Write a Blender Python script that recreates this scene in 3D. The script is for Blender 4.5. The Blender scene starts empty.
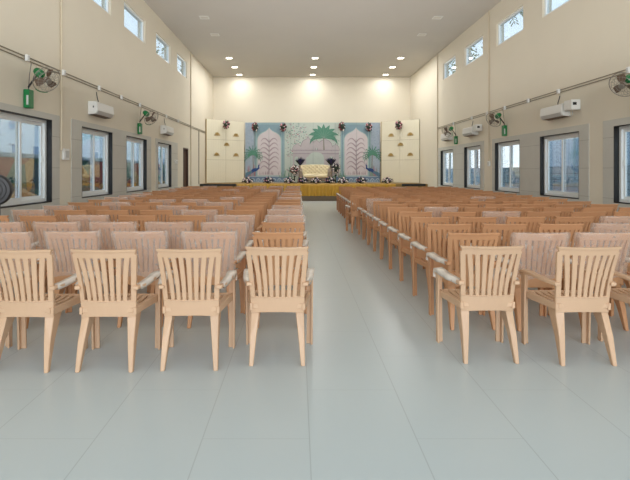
import bpy, bmesh, math, random
from mathutils import Vector, Matrix, noise
R = random.Random(7)
S = bpy.context.scene
COL = S.collection
F, VX, VY, CH = 480.0, 298.0, 171.0, 1.40     # focal length in px, vanishing point, camera height
XL, XR, YB, ZC = -4.60, 6.07, 26.0, 6.49      # left wall, right wall, back wall, ceiling
Y0 = -3.0                                     # open entrance end behind the camera
ST = 0.79                                     # stage height

# ------------------------------------------------------------------ materials
def lin(c):
    c = c / 255.0
    return c / 12.92 if c <= 0.04045 else ((c + 0.055) / 1.055) ** 2.4
def rgb(r, g, b): return (lin(r), lin(g), lin(b), 1.0)

def mat(name, col, rough=0.6, var=0.06, scale=6.0, metal=0.0, bump=0.0, bscale=60.0, spec=0.5, emit=None, estr=0.0):
    m = bpy.data.materials.new(name); m.use_nodes = True
    nt = m.node_tree; b = nt.nodes['Principled BSDF']
    b.inputs['Roughness'].default_value = rough
    b.inputs['Metallic'].default_value = metal
    b.inputs['Specular IOR Level'].default_value = spec
    tc = nt.nodes.new('ShaderNodeTexCoord')
    nz = nt.nodes.new('ShaderNodeTexNoise'); nz.inputs['Scale'].default_value = scale; nz.inputs['Detail'].default_value = 3
    nt.links.new(tc.outputs['Object'], nz.inputs['Vector'])
    mx = nt.nodes.new('ShaderNodeMix'); mx.data_type = 'RGBA'
    c = rgb(*col)
    mx.inputs['A'].default_value = tuple(v * (1 - var) for v in c[:3]) + (1,)
    mx.inputs['B'].default_value = tuple(min(1, v * (1 + var)) for v in c[:3]) + (1,)
    nt.links.new(nz.outputs['Fac'], mx.inputs['Factor'])
    nt.links.new(mx.outputs['Result'], b.inputs['Base Color'])
    if bump:
        n2 = nt.nodes.new('ShaderNodeTexNoise'); n2.inputs['Scale'].default_value = bscale
        nt.links.new(tc.outputs['Object'], n2.inputs['Vector'])
        bp = nt.nodes.new('ShaderNodeBump'); bp.inputs['Strength'].default_value = bump; bp.inputs['Distance'].default_value = 0.01
        nt.links.new(n2.outputs['Fac'], bp.inputs['Height']); nt.links.new(bp.outputs['Normal'], b.inputs['Normal'])
    if emit:
        b.inputs['Emission Color'].default_value = rgb(*emit); b.inputs['Emission Strength'].default_value = estr
    m['mixnode'] = mx.name
    return m

def N(nt, typ, **kw):
    n = nt.nodes.new(typ)
    for k, v in kw.items(): setattr(n, k, v)
    return n
def math_node(nt, op, a, b=None):
    n = N(nt, 'ShaderNodeMath', operation=op)
    for i, v in enumerate((a, b)):
        if v is None: continue
        if isinstance(v, (int, float)): n.inputs[i].default_value = v
        else: nt.links.new(v, n.inputs[i])
    return n.outputs[0]

def line_mask(nt, coord, period, offset, half):
    """1 on a thin line every `period` along coord"""
    a = math_node(nt, 'SUBTRACT', coord, offset - period / 2)
    a = math_node(nt, 'DIVIDE', a, period)
    a = math_node(nt, 'FRACT', a)
    a = math_node(nt, 'SUBTRACT', a, 0.5)
    a = math_node(nt, 'ABSOLUTE', a)
    a = math_node(nt, 'MULTIPLY', a, period)
    return math_node(nt, 'LESS_THAN', a, half)

def add_lines(m, masks, col, fac):
    """darken a material along masks; masks(nt, x, y, z) -> list of sockets"""
    nt = m.node_tree; b = nt.nodes['Principled BSDF']; mx = nt.nodes[m['mixnode']]
    g = N(nt, 'ShaderNodeNewGeometry'); sp = N(nt, 'ShaderNodeSeparateXYZ')
    nt.links.new(g.outputs['Position'], sp.inputs[0])
    ms = masks(nt, sp.outputs[0], sp.outputs[1], sp.outputs[2])
    t = ms[0]
    for q in ms[1:]: t = math_node(nt, 'MAXIMUM', t, q)
    t = math_node(nt, 'MULTIPLY', t, fac)
    m2 = N(nt, 'ShaderNodeMix', data_type='RGBA'); m2.inputs['B'].default_value = rgb(*col)
    nt.links.new(t, m2.inputs['Factor']); nt.links.new(mx.outputs['Result'], m2.inputs['A'])
    nt.links.new(m2.outputs['Result'], b.inputs['Base Color'])

M = {}
M['wall'] = mat('painted_wall', (224, 216, 198), .75, .03, 1.2, bump=.05, bscale=30)
M['ceil'] = mat('ceiling_paint', (200, 195, 187), .8, .03, .8)
M['floor'] = mat('floor_tile', (192, 200, 199), .30, .03, .9, spec=.45)
def _fl(nt, x, y, z):
    r = math_node(nt, 'FLOOR', math_node(nt, 'DIVIDE', math_node(nt, 'SUBTRACT', x, .06), .56))
    odd = math_node(nt, 'MULTIPLY', math_node(nt, 'FLOORED_MODULO', r, 2.0), .56)
    y2 = math_node(nt, 'ADD', y, odd)
    return [line_mask(nt, x, .56, .06, .003), line_mask(nt, y2, 1.12, .83, .0016)]
add_lines(M['floor'], _fl, (150, 156, 154), .45)
M['tile'] = mat('grey_wall_tile', (196, 195, 187), .5, .07, 3.0)
add_lines(M['tile'], lambda nt, x, y, z: [line_mask(nt, z, .59, .28, .004)], (140, 138, 130), .8)
M['black'] = mat('black_granite', (9, 9, 10), .5, .2, 30)
M['upvc'] = mat('white_upvc', (232, 236, 236), .35, .02)
M['chair'] = mat('tan_moulded_plastic', (212, 176, 142), .42, .07, 5.0, spec=.4)
nt = M['chair'].node_tree
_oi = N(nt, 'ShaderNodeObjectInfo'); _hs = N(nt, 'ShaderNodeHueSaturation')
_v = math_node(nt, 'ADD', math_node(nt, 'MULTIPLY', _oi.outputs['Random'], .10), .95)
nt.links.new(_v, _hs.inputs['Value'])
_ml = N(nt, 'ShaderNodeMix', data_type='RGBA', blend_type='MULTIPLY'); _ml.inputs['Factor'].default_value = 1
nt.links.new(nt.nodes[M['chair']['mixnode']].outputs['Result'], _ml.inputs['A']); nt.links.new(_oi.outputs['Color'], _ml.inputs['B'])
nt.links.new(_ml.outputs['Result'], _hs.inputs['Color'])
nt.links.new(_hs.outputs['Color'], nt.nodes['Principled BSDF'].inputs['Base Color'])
M['white'] = mat('white_plastic', (228, 228, 224), .4, .02)
M['offwhite'] = mat('white_plastic_shade', (196, 196, 192), .4, .02)
M['pvc'] = mat('grey_conduit_pvc', (140, 130, 112), .6, .05)
M['beigepipe'] = mat('painted_pipe', (205, 192, 168), .6, .03)
M['green'] = mat('green_plastic', (10, 120, 62), .4, .08)
M['darkmetal'] = mat('dark_metal', (42, 38, 34), .4, .1, metal=.3)
M['wire'] = mat('fan_guard_wire', (150, 146, 136), .4, .05, metal=.5)
M['blade'] = mat('brown_fan_blade', (108, 88, 72), .5, .06)
M['bluegrey'] = mat('dark_grey_plastic', (62, 62, 64), .5, .05)
M['wood'] = mat('dark_brown_door', (74, 48, 32), .5, .15, 12)
M['gold'] = mat('gold_satin', (192, 146, 42), .45, .12, 9)
M['golddark'] = mat('gold_ornament', (176, 146, 84), .45, .1, 20, metal=.2)
M['stagebase'] = mat('stage_plinth', (120, 104, 84), .7, .08)
M['stagetop'] = mat('stage_carpet', (150, 122, 70), .9, .1)
M['ivory'] = mat('ivory_panel', (228, 222, 200), .6, .03, 2.0)
M['ivorygap'] = mat('ivory_panel_joint', (178, 170, 145), .7, .03)
M['cream'] = mat('cream_leather', (222, 208, 170), .35, .04)
M['sofaframe'] = mat('sofa_frame_taupe', (142, 128, 112), .5, .06)
M['leaf'] = mat('dark_foliage', (44, 56, 44), .6, .3, 20)
M['petalw'] = mat('white_petals', (226, 216, 214), .6, .06)
M['petalr'] = mat('maroon_petals', (120, 36, 48), .6, .15)
M['petalp'] = mat('pink_petals', (206, 150, 160), .6, .1)
M['petaln'] = mat('navy_plume', (44, 38, 84), .6, .2)
M['frond'] = mat('green_tree_leaves', (78, 112, 62), .6, .25, 4)
M['bark'] = mat('tree_bark', (96, 84, 68), .8, .2, 12)
M['lamp'] = mat('lit_lamp', (255, 252, 244), .5, .0, emit=(255, 250, 238), estr=9.0)
M['unlit'] = mat('unlit_lamp', (212, 208, 198), .5, .02)
M['soil'] = mat('outside_ground', (176, 164, 146), .9, .15, 2)
M['cmpd'] = mat('compound_block_wall', (168, 184, 196), .8, .1, 5)
add_lines(M['cmpd'], lambda nt, x, y, z: [line_mask(nt, z, .22, .0, .012), line_mask(nt, y, .42, .0, .012)], (112, 126, 140), .9)
M['cmpd2'] = mat('whitewashed_wall', (204, 208, 210), .8, .06, 3)
M['sheet'] = mat('blue_grey_sheet', (206, 222, 236), .5, .05)
add_lines(M['sheet'], lambda nt, x, y, z: [line_mask(nt, y, .30, .0, .02)], (130, 150, 172), .8)
M['rubble'] = mat('sandstone_rubble', (206, 168, 122), .9, .25, 6)
M['white_far'] = mat('far_white_building', (226, 232, 236), .8, .03)
M['winblue'] = mat('far_window_blue', (120, 150, 180), .3, .05)

def film(name, a, b, tint):
    m = bpy.data.materials.new(name); m.use_nodes = True; nt = m.node_tree; nt.nodes.clear()
    out = N(nt, 'ShaderNodeOutputMaterial'); mx = N(nt, 'ShaderNodeMixShader'); tr = N(nt, 'ShaderNodeBsdfTransparent')
    pr = N(nt, 'ShaderNodeBsdfPrincipled'); pr.inputs['Base Color'].default_value = rgb(*tint); pr.inputs['Roughness'].default_value = .22
    tc = N(nt, 'ShaderNodeTexCoord'); nz = N(nt, 'ShaderNodeTexNoise'); nz.inputs['Scale'].default_value = 9; nz.inputs['Detail'].default_value = 4
    nt.links.new(tc.outputs['Object'], nz.inputs['Vector'])
    mr = N(nt, 'ShaderNodeMapRange'); mr.inputs['From Min'].default_value = .3; mr.inputs['From Max'].default_value = .72
    mr.inputs['To Min'].default_value = a; mr.inputs['To Max'].default_value = b
    nt.links.new(nz.outputs['Fac'], mr.inputs['Value'])
    bp = N(nt, 'ShaderNodeBump'); bp.inputs['Strength'].default_value = .35; bp.inputs['Distance'].default_value = .02
    nt.links.new(nz.outputs['Fac'], bp.inputs['Height']); nt.links.new(bp.outputs['Normal'], pr.inputs['Normal'])
    nt.links.new(mr.outputs['Result'], mx.inputs['Fac']); nt.links.new(tr.outputs[0], mx.inputs[1]); nt.links.new(pr.outputs[0], mx.inputs[2])
    nt.links.new(mx.outputs[0], out.inputs['Surface'])
    return m
M['film'] = film('clear_wrap_film', .19, .33, (250, 238, 226))
M['armfilm'] = film('arm_wrap_film', .68, .90, (252, 242, 230))

def glass(name, tint):
    m = bpy.data.materials.new(name); m.use_nodes = True; nt = m.node_tree; nt.nodes.clear()
    out = N(nt, 'ShaderNodeOutputMaterial'); mx = N(nt, 'ShaderNodeMixShader'); tr = N(nt, 'ShaderNodeBsdfTransparent')
    tr.inputs['Color'].default_value = tint
    gl = N(nt, 'ShaderNodeBsdfGlossy'); gl.inputs['Roughness'].default_value = .01
    fr = N(nt, 'ShaderNodeFresnel'); fr.inputs['IOR'].default_value = 1.5
    f2 = math_node(nt, 'MINIMUM', math_node(nt, 'MULTIPLY', fr.outputs[0], 1.1), .6)
    nt.links.new(f2, mx.inputs['Fac']); nt.links.new(tr.outputs[0], mx.inputs[1]); nt.links.new(gl.outputs[0], mx.inputs[2])
    nt.links.new(mx.outputs[0], out.inputs['Surface'])
    return m
M['glass'] = glass('window_glass', (.94, .97, .98, 1))

# ------------------------------------------------------------------ mesh builder
class MB:
    def __init__(s): s.v = []; s.f = []; s.m = []; s.mats = []
    def mi(s, m):
        if m not in s.mats: s.mats.append(m)
        return s.mats.index(m)
    def add(s, vs, fs, m):
        k = len(s.v); i = s.mi(m)
        s.v += [tuple(p) for p in vs]
        for f in fs: s.f.append(tuple(k + q for q in f)); s.m.append(i)
    def box(s, x0, x1, y0, y1, z0, z1, m):
        s.add([(x0,y0,z0),(x1,y0,z0),(x1,y1,z0),(x0,y1,z0),(x0,y0,z1),(x1,y0,z1),(x1,y1,z1),(x0,y1,z1)],
              [(0,3,2,1),(4,5,6,7),(0,1,5,4),(1,2,6,5),(2,3,7,6),(3,0,4,7)], m)
    def loft(s, rings, m, cap=True, closed=True):
        n = len(rings[0]); vs = [p for r in rings for p in r]; fs = []
        for i in range(len(rings) - 1):
            for j in range(n if closed else n - 1):
                a = i * n + j; b = i * n + (j + 1) % n
                fs.append((a, b, b + n, a + n))
        if cap:
            fs.append(tuple(range(n - 1, -1, -1))); fs.append(tuple((len(rings) - 1) * n + j for j in range(n)))
        s.add(vs, fs, m)
    def tube(s, pts, r, m, n=6, cap=True):
        pts = [Vector(p) for p in pts]; rings = []
        for i, p in enumerate(pts):
            d = (pts[min(i + 1, len(pts) - 1)] - pts[max(i - 1, 0)]).normalized()
            u = d.cross(Vector((0, 0, 1)) if abs(d.z) < .9 else Vector((1, 0, 0))).normalized(); w = d.cross(u)
            rr = r[i] if isinstance(r, (list, tuple)) else r
            rings.append([p + (u * math.cos(2 * math.pi * k / n) + w * math.sin(2 * math.pi * k / n)) * rr for k in range(n)])
        s.loft(rings, m, cap)
    def ring(s, c, ax, rad, r, m, seg=28, n=5):
        ax = Vector(ax).normalized(); u = ax.cross(Vector((0, 0, 1))).normalized(); w = ax.cross(u); c = Vector(c); rings = []
        for i in range(seg + 1):
            a = 2 * math.pi * i / seg; d = u * math.cos(a) + w * math.sin(a)
            rings.append([c + d * (rad + r * math.cos(2 * math.pi * k / n)) + ax * r * math.sin(2 * math.pi * k / n) for k in range(n)])
        s.loft(rings, m, False)
    def lathe(s, prof, c, ax, m, n=16):
        ax = Vector(ax).normalized(); t = Vector((0, 0, 1)) if abs(ax.z) < .9 else Vector((1, 0, 0))
        u = ax.cross(t).normalized(); w = ax.cross(u); c = Vector(c)
        s.loft([[c + ax * h + (u * math.cos(2 * math.pi * k / n) + w * math.sin(2 * math.pi * k / n)) * max(r, .0005) for k in range(n)] for h, r in prof], m)
    def ball(s, c, rx, ry, rz, m, nu=8, nv=5):
        s.loft([[(c[0] + rx * math.sin(t) * math.cos(2 * math.pi * k / nu), c[1] + ry * math.sin(t) * math.sin(2 * math.pi * k / nu), c[2] - rz * math.cos(t)) for k in range(nu)]
                for t in [math.pi * (.04 + .92 * i / nv) for i in range(nv + 1)]], m)
    def poly(s, pts, m): s.add(pts, [tuple(range(len(pts)))], m)
    def mesh(s, name, bevel=0.0, smooth=False):
        me = bpy.data.meshes.new(name); me.from_pydata(s.v, [], s.f)
        for m in s.mats: me.materials.append(m)
        me.polygons.foreach_set('material_index', s.m)
        bm = bmesh.new(); bm.from_mesh(me)
        bmesh.ops.recalc_face_normals(bm, faces=bm.faces)
        if bevel:
            es = [e for e in bm.edges if len(e.link_faces) == 2 and e.calc_face_angle(0) > .5]
            bmesh.ops.bevel(bm, geom=es, offset=bevel, segments=1, affect='EDGES', clamp_overlap=True)
        bm.to_mesh(me); bm.free()
        if smooth: me.polygons.foreach_set('use_smooth', [True] * len(me.polygons))
        me.update(); return me
    def build(s, name, parent=None, bevel=0.0, smooth=False, label=None, kind=None):
        o = bpy.data.objects.new(name, s.mesh(name, bevel, smooth)); COL.objects.link(o)
        if parent: o.parent = parent
        if label: o['label'] = label
        if kind: o['kind'] = kind
        return o

def tag(o, label, cat, group=None, kind='thing'):
    o['label'] = label; o['category'] = cat; o['kind'] = kind
    if group: o['group'] = group
    return o
def empty(name, loc=(0, 0, 0), rz=0.0):
    o = bpy.data.objects.new(name, None); COL.objects.link(o); o.empty_display_size = .1
    o.location = loc; o.rotation_euler = (0, 0, rz); return o
def thing(name, label, cat, loc=(0, 0, 0), rz=0.0, group=None): return tag(empty(name, loc, rz), label, cat, group)
def struct(o): o['kind'] = 'structure'; return o
def copy_tree(o, parent=None, skip=()):
    c = o.copy(); COL.objects.link(c)
    if parent: c.parent = parent
    for ch in list(o.children):
        if ch.name.split('.')[0] not in skip: copy_tree(ch, c, skip)
    return c
def P(px, py, d): return ((px - VX) * d / F, d, CH - (py - VY) * d / F)

# ------------------------------------------------------------------ openings
# (y0, y1, z0, z1)
WL = [(7.27, 8.95, .82, 2.35), (10.19, 11.87, .82, 2.35), (12.84, 14.56, .82, 2.35), (15.74, 17.40, .82, 2.35)]
HL = [(10.10, 11.80, 5.22, 5.92), (12.70, 14.46, 5.22, 5.92), (15.57, 17.33, 5.22, 5.92), (18.28, 19.90, 5.22, 5.92)]
WR = [(7.50, 9.21, .79, 2.26), (10.35, 12.02, .79, 2.26), (13.12, 14.77, .79, 2.26), (15.96, 17.50, .79, 2.26), (18.76, 20.40, .79, 2.26)]
HR = [(10.20, 11.92, 5.20, 5.89), (12.94, 14.68, 5.20, 5.89), (15.77, 17.50, 5.20, 5.89), (18.50, 20.10, 5.20, 5.89)]
DL = (19.22, 20.12, 0.0, 2.34)

def wall_cells(mb, x0, x1, ya, yb, za, zb, holes, m):
    ys = sorted({ya, yb} | {v for h in holes for v in h[:2] if ya < v < yb})
    zs = sorted({za, zb} | {v for h in holes for v in h[2:] if za < v < zb})
    for i in range(len(ys) - 1):
        for j in range(len(zs) - 1):
            cy, cz = (ys[i] + ys[i + 1]) / 2, (zs[j] + zs[j + 1]) / 2
            if any(h[0] < cy < h[1] and h[2] < cz < h[3] for h in holes): continue
            mb.box(x0, x1, ys[i], ys[i + 1], zs[j], zs[j + 1], m)

TH = .23
mb = MB(); wall_cells(mb, XL - TH, XL, Y0, YB + TH, 0, ZC, WL + HL + [DL], M['wall']); struct(mb.build('wall_left'))
mb = MB(); wall_cells(mb, XR, XR + TH, Y0, YB + TH, 0, ZC, WR + HR, M['wall']); struct(mb.build('wall_right'))
mb = MB(); mb.box(XL, XR, YB, YB + TH, 0, ZC, M['wall']); struct(mb.build('wall_back'))
mb = MB(); mb.box(XL - TH, XR + TH, Y0, YB + TH, -.2, 0, M['floor']); struct(mb.build('floor'))
mb = MB(); mb.box(XL - TH, XR + TH, Y0, YB + TH, ZC, ZC + .2, M['ceil']); struct(mb.build('ceiling'))

# grey tile surrounds of the lower windows
TT = .012
k = 0
for ya, yb, zt, hs in [(5.2, 9.24, 2.46, WL), (9.73, 15.0, 2.46, WL), (15.5, 18.3, 2.46, WL)]:
    k += 1; mb = MB(); wall_cells(mb, XL, XL + TT, ya, yb, 0, zt, hs, M['tile']); struct(mb.build('trim_%d' % k))
for ya, yb, zt, hs in [(5.2, 9.54, 2.39, WR), (10.0, 14.98, 2.39, WR), (15.65, 20.75, 2.39, WR)]:
    k += 1; mb = MB(); wall_cells(mb, XR - TT, XR, ya, yb, 0, zt, hs, M['tile']); struct(mb.build('trim_%d' % k))

wn = 0
def low_window(side, h):
    """two sliding sashes in a white frame, black stone reveal"""
    global wn; wn += 1
    y0, y1, z0, z1 = h
    s = -1 if side == 'L' else 1
    xw = XL if side == 'L' else XR
    root = struct(empty('window_%d' % wn, (xw, (y0 + y1) / 2, z0)))
    def bx(mb, a, b, ya, yb, za, zb, m):
        xa, xb = sorted((s * a, s * b)); mb.box(xa, xb, ya, yb, za, zb, m)
    W = (y1 - y0) / 2; H = z1 - z0
    mb = MB(); t = .012
    bx(mb, -.014, .10, -W, -W + t, 0, H, M['black']); bx(mb, -.014, .10, W - t, W, 0, H, M['black'])
    bx(mb, -.014, .10, -W + t, W - t, 0, .02, M['black']); bx(mb, -.014, .10, -W + t, W - t, H - t, H, M['black'])
    mb.build('window_reveal', root, label='black stone reveal')
    fw = .055; a, b = .085, .165; w = W - t; hz0, hz1 = .02, H - t
    mb = MB()
    bx(mb, a, b, -w, -w + fw, hz0, hz1, M['upvc']); bx(mb, a, b, w - fw, w, hz0, hz1, M['upvc'])
    bx(mb, a, b, -w + fw, w - fw, hz0, hz0 + fw, M['upvc']); bx(mb, a, b, -w + fw, w - fw, hz1 - fw, hz1, M['upvc'])
    mb.build('window_frame', root)
    i0, i1, j0, j1 = -w + fw, w - fw, hz0 + fw, hz1 - fw
    for q, (ya, yb, xa, xb) in enumerate(((i0, .035, .09, .122), (-.035, i1, .127, .159))):
        sw = .055; mb = MB()
        bx(mb, xa, xb, ya, ya + sw, j0, j1, M['upvc']); bx(mb, xa, xb, yb - sw, yb, j0, j1, M['upvc'])
        bx(mb, xa, xb, ya + sw, yb - sw, j0, j0 + sw, M['upvc']); bx(mb, xa, xb, ya + sw, yb - sw, j1 - sw, j1, M['upvc'])
        sash = mb.build('sash', root)
        mb = MB(); xm = (xa + xb) / 2; bx(mb, xm - .002, xm + .002, ya + sw, yb - sw, j0 + sw, j1 - sw, M['glass']); mb.build('pane', sash)
        mb = MB(); yy = ya + .028 if (q == 0) else yb - .028
        bx(mb, xa - .02, xa, yy - .01, yy + .01, H * .48, H * .56, M['white']); mb.build('sash_latch', sash)
    return root
def high_window(side, h):
    global wn; wn += 1
    y0, y1, z0, z1 = h; s = -1 if side == 'L' else 1; xw = XL if side == 'L' else XR
    root = struct(empty('window_%d' % wn, (xw, (y0 + y1) / 2, z0)))
    def bx(mb, a, b, ya, yb, za, zb, m):
        xa, xb = sorted((s * a, s * b)); mb.box(xa, xb, ya, yb, za, zb, m)
    W = (y1 - y0) / 2; H = z1 - z0; fw = .06; mb = MB()
    for ya, yb, za, zb in ((-W, -W + fw, 0, H), (W - fw, W, 0, H), (-W + fw, W - fw, 0, fw), (-W + fw, W - fw, H - fw, H)):
        bx(mb, .05, .13, ya, yb, za, zb, M['upvc'])
    mb.build('window_frame', root)
    mb = MB(); bx(mb, .088, .092, -W + fw, W - fw, fw, H - fw, M['glass']); mb.build('pane', root)
for h in WL: low_window('L', h)
for h in HL: high_window('L', h)
for h in WR: low_window('R', h)
for h in HR: high_window('R', h)

# brown door at the far end of the left wall
dr = struct(empty('door_1', (XL, (DL[0] + DL[1]) / 2, 0))); W = (DL[1] - DL[0]) / 2
mb = MB(); mb.box(-.12, -.08, -W + .05, W - .05, .005, DL[3] - .05, M['wood'])
for z0, z1 in ((.2, 1.0), (1.15, 2.1)): mb.box(-.08, -.07, -W + .15, W - .15, z0, z1, M['wood'])
mb.build('door_leaf', dr)
mb = MB(); mb.box(-.2, .004, -W, -W + .05, 0, DL[3], M['wood']); mb.box(-.2, .004, W - .05, W, 0, DL[3], M['wood']); mb.box(-.2, .004, -W + .05, W - .05, DL[3] - .05, DL[3], M['wood'])
mb.build('door_frame', dr)
mb = MB(); mb.lathe([(0, .012), (.04, .012), (.045, .025), (.07, .025), (.08, .01)], (-.08, -W + .11, 1.02), (1, 0, 0), M['darkmetal'], 10); mb.build('door_handle', dr)

# ------------------------------------------------------------------ chairs
def B(x, z):
    """y of the back of the chair at width x, height z"""
    t = max(0, (z - .40) / .455)
    return -.165 - .030 * t - .070 * t ** 1.7 + .030 * (x / .2) ** 2 - .012
def strip(mb, path, m, th=.016):
    """path of (x, z, half width) laid on the curved back"""
    rings = []
    for x, z, w in path:
        rings.append([(x - w, B(x - w, z), z), (x + w, B(x + w, z), z), (x + w, B(x + w, z) + th, z), (x - w, B(x - w, z) + th, z)])
    mb.loft(rings, m)
def hstrip(mb, z0, z1, hw0, hw1, m, th=.018, n=10, arch=0.0, out=0.0):
    rings = []
    for i in range(n + 1):
        u = -1 + 2 * i / n; xa, xb = u * hw0, u * hw1
        za = z0 + arch * (1 - u * u); zb = z1
        rings.append([(xa, B(xa, za) - out, za), (xa, B(xa, za) + th, za), (xb, B(xb, zb) + th, zb), (xb, B(xb, zb) - out, zb)])
    mb.loft(rings, m)
C = M['chair']
proto = empty('plastic_armchair')
mb = MB()
for s in (-1, 1):
    strip(mb, [(s * (.180 + .028 * t ** 1.6), .42 + .40 * t, .017 + .001 * t) for t in [i / 6 for i in range(7)]], C, .022)
for i in range(7):
    xb = -.126 + .042 * i
    strip(mb, [(xb * (1 + .30 * t ** 1.8), .465 + .345 * t, .0135 + .0040 * math.sin(t * 1.6)) for t in [q / 6 for q in range(7)]], C, .014)
hstrip(mb, .795, .845, .206, .222, C, .018, 12)
hstrip(mb, .838, .857, .222, .229, C, .024, 12, out=.008)
hstrip(mb, .358, .478, .1955, .196, C, .020, 12, arch=.012)
hstrip(mb, .474, .485, .198, .198, C, .024, 10, out=.004)
mb.build('backrest', proto, bevel=.003)
mb = MB()
def sx(y): return .178 + .062 * (y + .18) / .42
for s in (-1, 1):
    mb.loft([[(s * sx(y), y, .382), (s * (sx(y) + .022), y, .382), (s * (sx(y) + .022), y, .432), (s * sx(y), y, .432)] for y in (-.165, -.03, .1, .222)], C)
mb.box(-.24, .24, .205, .232, .375, .432, C); mb.box(-.18, .18, -.165, -.14, .395, .430, C)
for i in range(9):
    f = -1 + 2 * i / 8
    mb.loft([[(f * .168 * k - .0155, y, .412 - d), (f * .168 * k + .0155, y, .412 - d), (f * .168 * k + .0155, y, .428 - d), (f * .168 * k - .0155, y, .428 - d)]
             for y, k, d in ((-.14, .95, 0), (0, 1.06, .012), (.12, 1.16, .010), (.206, 1.22, 0))], C)
mb.build('seat', proto, bevel=.003)
for s in (-1, 1):
    mb = MB()
    rings = []
    for z, xc, hw, yb, dp in ((.40, .1625, .0285, -.1560, .165), (.352, .1650, .0292, -.1600, .125), (.20, .175, .023, -.200, .068), (0, .186, .0145, -.238, .032)):
        ya, yc = (B(xc - hw, .40) + (.012 if z > .38 else .003), B(xc + hw, .40) + (.012 if z > .38 else .003)) if z > .3 else (yb, yb)
        rings.append([(s * (xc - hw), ya, z), (s * (xc + hw), yc, z), (s * (xc + hw), yb + dp, z), (s * (xc - hw), yb + dp, z)])
    mb.loft(rings, C); mb.build('leg', proto, bevel=.004)
for s in (-1, 1):
    mb = MB()
    mb.loft([[(s * (.222 + a), .238, z), (s * (.272 + a), .238, z), (s * (.272 + a), .220, z), (s * (.222 + a), .220, z)] for z, a in ((0, -.004), (.3, -.001), (.578, 0))], C)
    mb.loft([[(s * (.256 + a), .222, z), (s * (.272 + a), .222, z), (s * (.272 + a), .185 - b, z), (s * (.256 + a), .185 - b, z)] for z, a, b in ((0, -.004, -.006), (.3, -.001, 0), (.578, 0, .02))], C)
    mb.build('leg', proto, bevel=.003)
arm_path = [(y, x, z - .022, w) for y, x, z, w in [(-.195, .203, .600, .020), (-.10, .224, .604, .024), (.04, .242, .611, .026), (.16, .250, .616, .028), (.225, .251, .613, .029), (.258, .251, .600, .028), (.268, .251, .572, .026)]]
def arm_rings(s, path, gx, gz, jit=0):
    rr = []
    for i, (y, x, z, w) in enumerate(path):
        j = lambda: R.uniform(-jit, jit)
        if i == len(path) - 1:
            rr.append([(s * (x - w - gx), y + .010 + gz, z + j()), (s * (x + w + gx), y + .010 + gz, z + j()), (s * (x + w + gx), y - .014 - gz, z + j()), (s * (x - w - gx), y - .014 - gz, z + j())])
        else:
            rr.append([(s * (x - w - gx) + j(), y, z + .013 + gz + j()), (s * (x + w + gx) + j(), y, z + .013 + gz + j()), (s * (x + w + gx) + j(), y, z - .013 - gz + j()), (s * (x - w - gx) + j(), y, z - .013 - gz + j())])
    return rr
for s in (-1, 1):
    mb = MB(); mb.loft(arm_rings(s, arm_path, 0, 0), C); mb.build('armrest', proto, bevel=.006)
for s in (-1, 1):
    mb = MB()
    pth = [(y, x, z - .022, w) for y, x, z, w in [(-.165, .210, .601, .021), (-.09, .226, .604, .024), (-.02, .235, .607, .027), (.05, .242, .611, .025), (.11, .247, .614, .029), (.17, .250, .616, .027), (.225, .251, .613, .030), (.262, .251, .598, .030), (.274, .251, .545, .028)]]
    mb.loft(arm_rings(s, pth, .002, .005, .004), M['armfilm'], cap=False)
    # loose torn end of the wrap
    mb.loft([[(s * (.215 + R.uniform(-.01, .01)), y, z), (s * (.272 + R.uniform(-.012, .002)), y, z - .004)] for y, z in ((.20, .613), (.276, .578), (.280, .535), (.262, .49))], M['armfilm'], cap=False, closed=False)
    mb.build('arm_wrap', proto, smooth=True, label='crinkled clear film wrapped round the armrest')
def cover_mesh(seed):
    rr = random.Random(seed); mb = MB(); rings = []
    zs = [.455, .50, .55, .60, .65, .70, .75, .80, .84, .860, .864]
    for i, z in enumerate(zs):
        t = (z - .40) / .455; hw = .213 + .036 * min(t, 1) ** 1.5; th = .030 if z < .855 else .012
        if i == 0: hw *= 1.04; th *= 1.4
        pts = []
        for k in range(11): x = -hw + 2 * hw * k / 10; pts.append((x, B(x, z) - (.024 if z < .855 else .012), z))
        for k in range(11): x = hw - 2 * hw * k / 10; pts.append((x, B(x, z) + th + .012, z))
        q = []
        for (x, y, zz) in pts:
            n = noise.noise(Vector((x * 9 + seed * 5.1, y * 9, zz * 7)))
            q.append((x * (1 + .03 * n) + rr.uniform(-.003, .003), y + .014 * abs(n) * (1 if y > B(x, zz) else -1) + rr.uniform(-.002, .002), zz + (rr.uniform(-.014, .014) if i == 0 else rr.uniform(-.003, .003))))
        rings.append(q)
    mb.loft(rings, M['film'], cap=False)
    n = len(rings[-1]); mb.poly(rings[-1], M['film'])
    return mb.mesh('plastic_cover', smooth=True)
covers = [cover_mesh(s) for s in range(4)]

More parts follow.
